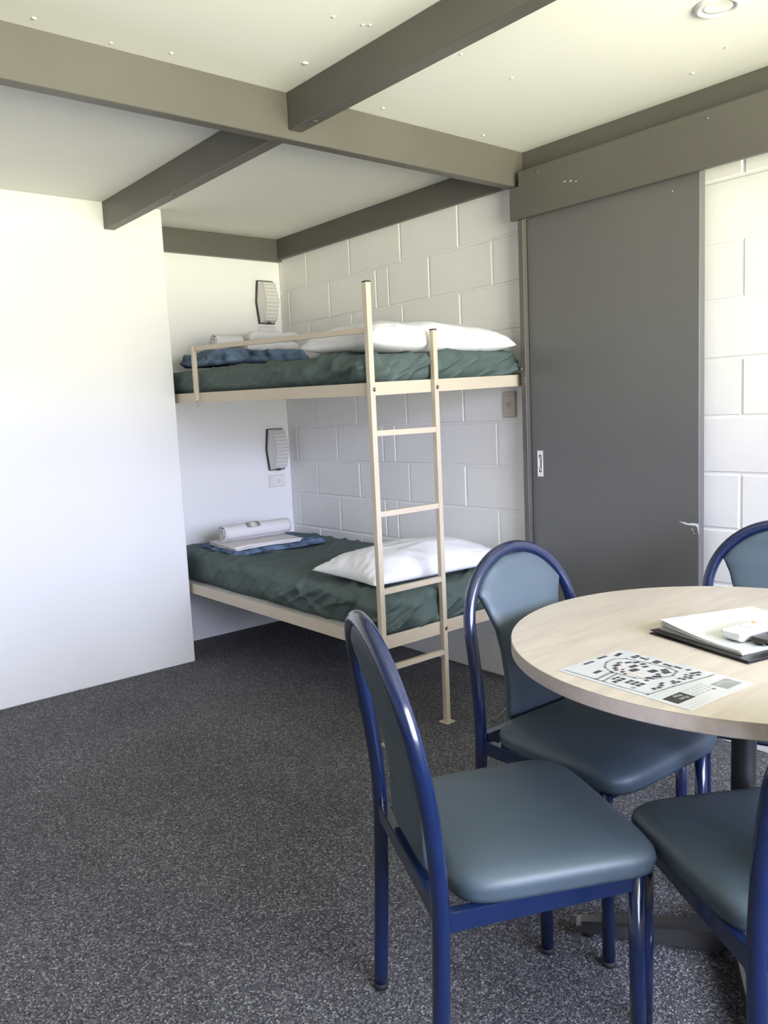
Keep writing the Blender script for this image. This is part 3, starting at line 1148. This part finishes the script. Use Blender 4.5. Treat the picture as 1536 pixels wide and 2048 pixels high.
def MV(v):
    return v * 1.08 if v > 110 else v


def polyline(pts, wd):
    pts = [(u, MV(v) if u < 182 else v) for u, v in pts]
    return [line(a, b, wd) for a, b in zip(pts[:-1], pts[1:])]


sheet = page_poly('sheet', [[(0, 0), (197, 0), (197, 292), (0, 292)]], 'card_paper', .0003, .0010, card)
zb, zt = .0010, .00112
# grey banner at the head, black panel, map roads
page_poly('logo_panel', [[(12, 14), (62, 14), (62, 48), (12, 48)]], 'ink_grey', zb, zt, card)
bmL = []
for k, off in enumerate((0, 3, 6.5)):
    arc = []
    for i in range(9):
        t_ = i / 8
        arc.append((14 + off + 22 * t_ ** 1.7, 20 + 26 * t_ + off * .4))
    bmL += polyline(arc, .7)
page_poly('logo_swoosh', bmL, 'card_paper', zt, zt + .00008, card)
page_poly('logo_lines', [rect(47, 38, 22, 1.6), rect(46, 42, 20, 1.2), rect(28, 9, 34, 1.0)], 'ink_light', zt, zt + .00006, card)
page_poly('title_panel', [[(134, 30), (186, 30), (186, 62), (134, 62)]], 'ink_black', zb, zt, card)
# unreadable heading and small print as fine bars of ink
heads = []
x = 70
page_poly('heading_mark', [[(72, 34), (82, 34), (77, 25)]], 'ink_dark', zb, zt, card)
for (v, u0, u1, ht, step) in ((33, 86, 130, 4.5, 4.2), (42, 68, 128, 3.6, 3.4), (50, 70, 132, 3.0, 3.0), (58, 68, 133, 3.4, 3.6)):
    u = u0
    k = 0
    while u < u1:
        if k % 5 != 4:
            heads.append(rect(u, v + (k % 2) * .4, step * .45, ht * (.55 + .45 * ((k * 7) % 3) / 2)))
        u += step * .8; k += 1
heads += [rect(162, 80, 46, .7), rect(156, 88, 40, .7)]
heads += [rect(162, 70, 60, .35), rect(160, 97, 60, .35), rect(101, 63, 66, .35), rect(150, 16, 66, .35), rect(160, 7, 52, .35)]
page_poly('heading_print', heads, 'ink_grey', zb, zt, card)
roads = []
roads += polyline([(8, 74), (22, 74), (118, 86), (186, 92)], 5)
roads += polyline([(183, 92), (186, 150), (186, 210), (186, 282)], 4.5)
roads += polyline([(42, 120), (68, 112), (108, 124), (128, 150), (132, 196), (118, 222), (92, 238), (64, 242), (44, 226), (36, 180), (34, 140), (42, 120)], 5.5)
roads += polyline([(130, 196), (184, 206)], 8)
roads += polyline([(133, 184), (184, 190)], 6)
page_poly('road_print', roads, 'ink_grey', zb, zt - .00003, card)
bl = []
for (u, v, a, b, r) in ((18, 100, 10, 8, 20), (18, 112, 9, 7, 20), (30, 104, 12, 8, 15), (30, 92, 10, 7, 15), (44, 98, 10, 7, 10), (56, 92, 10, 7, 8),
                        (58, 101, 9, 6, 8), (70, 96, 9, 6, 8), (46, 108, 8, 5, 8), (72, 104, 9, 6, 8), (90, 94, 9, 7, 10), (101, 96, 9, 7, 10), (94, 103, 9, 6, 10),
                        (110, 132, 13, 10, 40), (92, 128, 16, 10, 30), (80, 134, 9, 8, 35), (124, 128, 8, 7, 35), (60, 130, 16, 12, 20), (52, 140, 14, 10, 20),
                        (72, 150, 18, 13, 8), (92, 176, 20, 12, 6), (74, 190, 19, 10, 5), (60, 174, 12, 8, 20), (50, 186, 12, 8, 20), (50, 200, 13, 8, 18), (62, 210, 14, 8, 20),
                        (76, 220, 12, 7, 15), (92, 214, 17, 9, 5), (108, 206, 10, 8, 0), (116, 198, 9, 7, 0), (104, 192, 7, 5, 0), (116, 184, 9, 7, 0), (122, 174, 7, 6, 0),
                        (20, 132, 8, 16, 5), (22, 152, 8, 18, 5), (16, 176, 10, 14, 5), (26, 176, 7, 12, 5), (20, 204, 7, 18, 5), (14, 222, 9, 10, 5), (26, 222, 9, 12, 5), (12, 200, 4, 6, 0),
                        (34, 252, 22, 9, -12), (72, 262, 26, 7, 2), (108, 258, 8, 8, 0), (118, 258, 7, 8, 0), (128, 258, 9, 7, 0), (150, 214, 9, 20, 85),
                        (146, 122, 9, 9, 5), (158, 122, 9, 9, 5), (146, 133, 9, 8, 5), (158, 133, 9, 8, 5), (146, 144, 9, 8, 5), (158, 144, 9, 8, 5),
                        (148, 160, 9, 9, 5), (160, 160, 9, 9, 5), (172, 160, 9, 9, 5), (148, 171, 9, 6, 5), (160, 171, 9, 6, 5), (140, 100, 9, 8, 8), (152, 102, 9, 8, 8), (128, 104, 9, 8, 8), (118, 110, 10, 7, 8)):
    bl.append(rect(u, MV(v), a * 1.06, b * 1.1, r))
page_poly('building_print', bl, 'ink_dark', zb, zt + .00002, card)
tree_ = [[(174 + 6 * math.cos(2 * math.pi * i / 18), 130 + 4.2 * math.sin(2 * math.pi * i / 18)) for i in range(18)]]
page_poly('tree_print', tree_ + [rect(174, 136, 1.6, 5)], 'ink_grey', zb, zt, card)
org = polyline([(98, 150), (116, 150), (116, 170), (98, 170), (98, 150)], 1.2) + polyline([(110, 170), (112, 196), (96, 208), (84, 206)], 1.0) + [rect(84, 206, 6, 2), rect(90, 200, 2, 6)]
page_poly('route_print', org, 'ink_orange', zb, zt, card)


def page_text(body, u, v, size, m, parent):
    cu = bpy.data.curves.new('lettering', 'FONT')
    cu.body = body
    cu.size = size
    cu.extrude = .00004
    tmp = bpy.data.objects.new('lettering', cu)
    COL.objects.link(tmp)
    dg = bpy.context.evaluated_depsgraph_get()
    me = bpy.data.meshes.new_from_object(tmp.evaluated_get(dg))
    bpy.data.objects.remove(tmp)
    M = Matrix.Translation(C(u, v, zt + .00006)) @ Matrix((R_, U_, Vector((0, 0, 1)))).transposed().to_4x4()
    me.transform(M)
    me.transform(Matrix.Translation(-world_loc(parent)))
    return link('lettering', me, m, parent)


page_text('Park', 143, 44, .012, 'card_paper', card)
page_text('Map', 143, 57, .012, 'card_paper', card)

# ------------------------------------------------------------------ display folder with plastic sleeves
fl, fb = Vector((-1.183, -3.224, TZ)), Vector((-1.247, -3.477, TZ))
ev_ = (fb - fl).normalized()
eu_ = Vector((-ev_.y, ev_.x, 0))
fw_, fh_ = .318, .262


def FP(a, b, z):
    """a along the long edge (into the table), b along the near edge from the left corner."""
    return fl + eu_ * a + ev_ * b + Vector((0, 0, z))


fold = empty('display_folder', tuple(fl), 'black display folder of clear sleeves on the table', 'folder')


def fslab(name, a0, a1, b0, b1, zf, th, m, parent, nseg=14):
    bm = bmesh.new()
    T, Bm = {}, {}
    for i in range(nseg + 1):
        for j in range(nseg + 1):
            a = a0 + (a1 - a0) * i / nseg
            b = b0 + (b1 - b0) * j / nseg
            z = zf(a, b)
            T[(i, j)] = bm.verts.new(FP(a, b, z + th))
            Bm[(i, j)] = bm.verts.new(FP(a, b, z))
    for i in range(nseg):
        for j in range(nseg):
            bm.faces.new((T[(i, j)], T[(i + 1, j)], T[(i + 1, j + 1)], T[(i, j + 1)]))
            bm.faces.new((Bm[(i, j)], Bm[(i, j + 1)], Bm[(i + 1, j + 1)], Bm[(i + 1, j)]))
    for k in range(nseg):
        bm.faces.new((T[(k, 0)], Bm[(k, 0)], Bm[(k + 1, 0)], T[(k + 1, 0)]))
        bm.faces.new((T[(k, nseg)], T[(k + 1, nseg)], Bm[(k + 1, nseg)], Bm[(k, nseg)]))
        bm.faces.new((T[(0, k)], T[(0, k + 1)], Bm[(0, k + 1)], Bm[(0, k)]))
        bm.faces.new((T[(nseg, k)], Bm[(nseg, k)], Bm[(nseg, k + 1)], T[(nseg, k + 1)]))
    return from_bm(name, bm, m, parent, False)


fslab('cover', 0, fw_, 0, fh_, lambda a, b: .0004, .0026, 'folder_black', fold, 4)
fslab('cover', .002, fw_, .001, fh_ - .001, lambda a, b: .0042 + .0035 * max(0, 1 - b / .2) * (1 - .8 * min(1, a / .3)), .0024, 'folder_black', fold, 16)
for k in range(6):
    def zf(a, b, k=k):
        curl = .0034 * k * max(0, 1 - b / .17) ** 1.6 * max(0, 1 - a / .45)
        return .0072 + .0036 * max(0, 1 - b / .2) * (1 - .8 * min(1, a / .3)) + .0012 * k + curl
    fslab('sleeve', .020 + .0014 * (k % 3), fw_ - .006 - .001 * (k % 3), .008 + .001 * (k % 2), fh_ - .030 - .0016 * k, zf, .0007, 'page_white', fold, 20)
FT = .0072 + .0012 * 5 + .0007 + .0012

# ------------------------------------------------------------------ remotes on the folder
rp0 = Vector((-1.173, -3.405, TZ + FT))
rd = Vector((.985, -.17, 0)).normalized()
rs = Vector((-rd.y, rd.x, 0))


def remote(name, label, p0, L, W, T, m, group=None):
    root = empty(name, tuple(p0), label, 'remote', group)
    bm = bmesh.new()
    sec = []
    for (f, k, zb_, zt_) in ((0, .80, .45, .92), (.02, .94, .22, 1.0), (.07, 1.0, .04, 1.0), (.5, 1.0, 0, 1.0), (.94, 1.0, .0, 1.0), (.985, .95, .15, 1.0), (1, .85, .4, .9)):
        ring = []
        for (i, z) in ((-.72, zb_), (.72, zb_), (1, zb_ + (zt_ - zb_) * .45), (1, zt_ - .08), (.93, zt_), (-.93, zt_), (-1, zt_ - .08), (-1, zb_ + (zt_ - zb_) * .45)):
            ring.append(bm.verts.new(p0 + rd * L * f + rs * (W / 2 * k * i) + Vector((0, 0, T * z + .0004))))
        sec.append(ring)
    for A, B in zip(sec[:-1], sec[1:]):
        for i in range(8):
            bm.faces.new((A[i], A[(i + 1) % 8], B[(i + 1) % 8], B[i]))
    bm.faces.new(sec[0][::-1]); bm.faces.new(sec[-1])
    from_bm('body', bm, m, root)
    return root


def button(parent, p, a, s, hw, hl, z, m):
    bm = bmesh.new()
    c = p + rd * a + rs * s
    vs = []
    for zz, k in ((0, 1.0), (.0016, 1.0), (.0024, .8)):
        vs.append([bm.verts.new(c + rd * hl * k * i + rs * hw * k * j + Vector((0, 0, z + zz))) for i, j in ((-1, -1), (1, -1), (1, 1), (-1, 1))])
    for A, B in zip(vs[:-1], vs[1:]):
        for i in range(4):
            bm.faces.new((A[i], A[(i + 1) % 4], B[(i + 1) % 4], B[i]))
    bm.faces.new(vs[0][::-1]); bm.faces.new(vs[-1])
    from_bm('button', bm, m, parent)


RT = .021
r1 = remote('remote_control', 'white remote control with pale buttons on the folder', rp0, .16, .052, RT, 'remote_white')
for i in range(4):
    for j in range(3):
        m_ = 'button_orange' if (i == 3 and j == 2) else 'plastic_white'
        button(r1, rp0, .056 + i * .013, -.014 + j * .014, .0045, .004, RT + .0004, m_)
bm = bmesh.new()
add_box(bm, -.012, .012, -.0008, .0008, 0, .0002)
M = Matrix.Translation(rp0 + rd * .026 + Vector((0, 0, RT + .0004))) @ Matrix((rs, rd, Vector((0, 0, 1)))).transposed().to_4x4()
bmesh.ops.transform(bm, matrix=M, verts=bm.verts)
from_bm('print_line', bm, 'ink_light', r1)
rp1 = rp0 + rd * .018 - rs * .052
r2 = remote('remote_control', 'black remote control beside the white one on the folder', rp1, .15, .044, .015, 'remote_black')
for i in range(5):
    for j in range(2):
        button(r2, rp1, .05 + i * .015, -.008 + j * .016, .005, .004, .0154, 'rubber')

# ------------------------------------------------------------------ loose thread on the carpet
th = tube('loose_thread', [(-.46, -2.04, .002), (-.43, -2.02, .003), (-.40, -2.03, .002), (-.36, -2.02, .002), (-.32, -2.0, .003), (-.27, -1.99, .002), (-.24, -1.96, .002)], .0005, 'thread_white', None, 6)
tag(th, 'loose pale thread lying on the carpet by the block wall', 'thread')
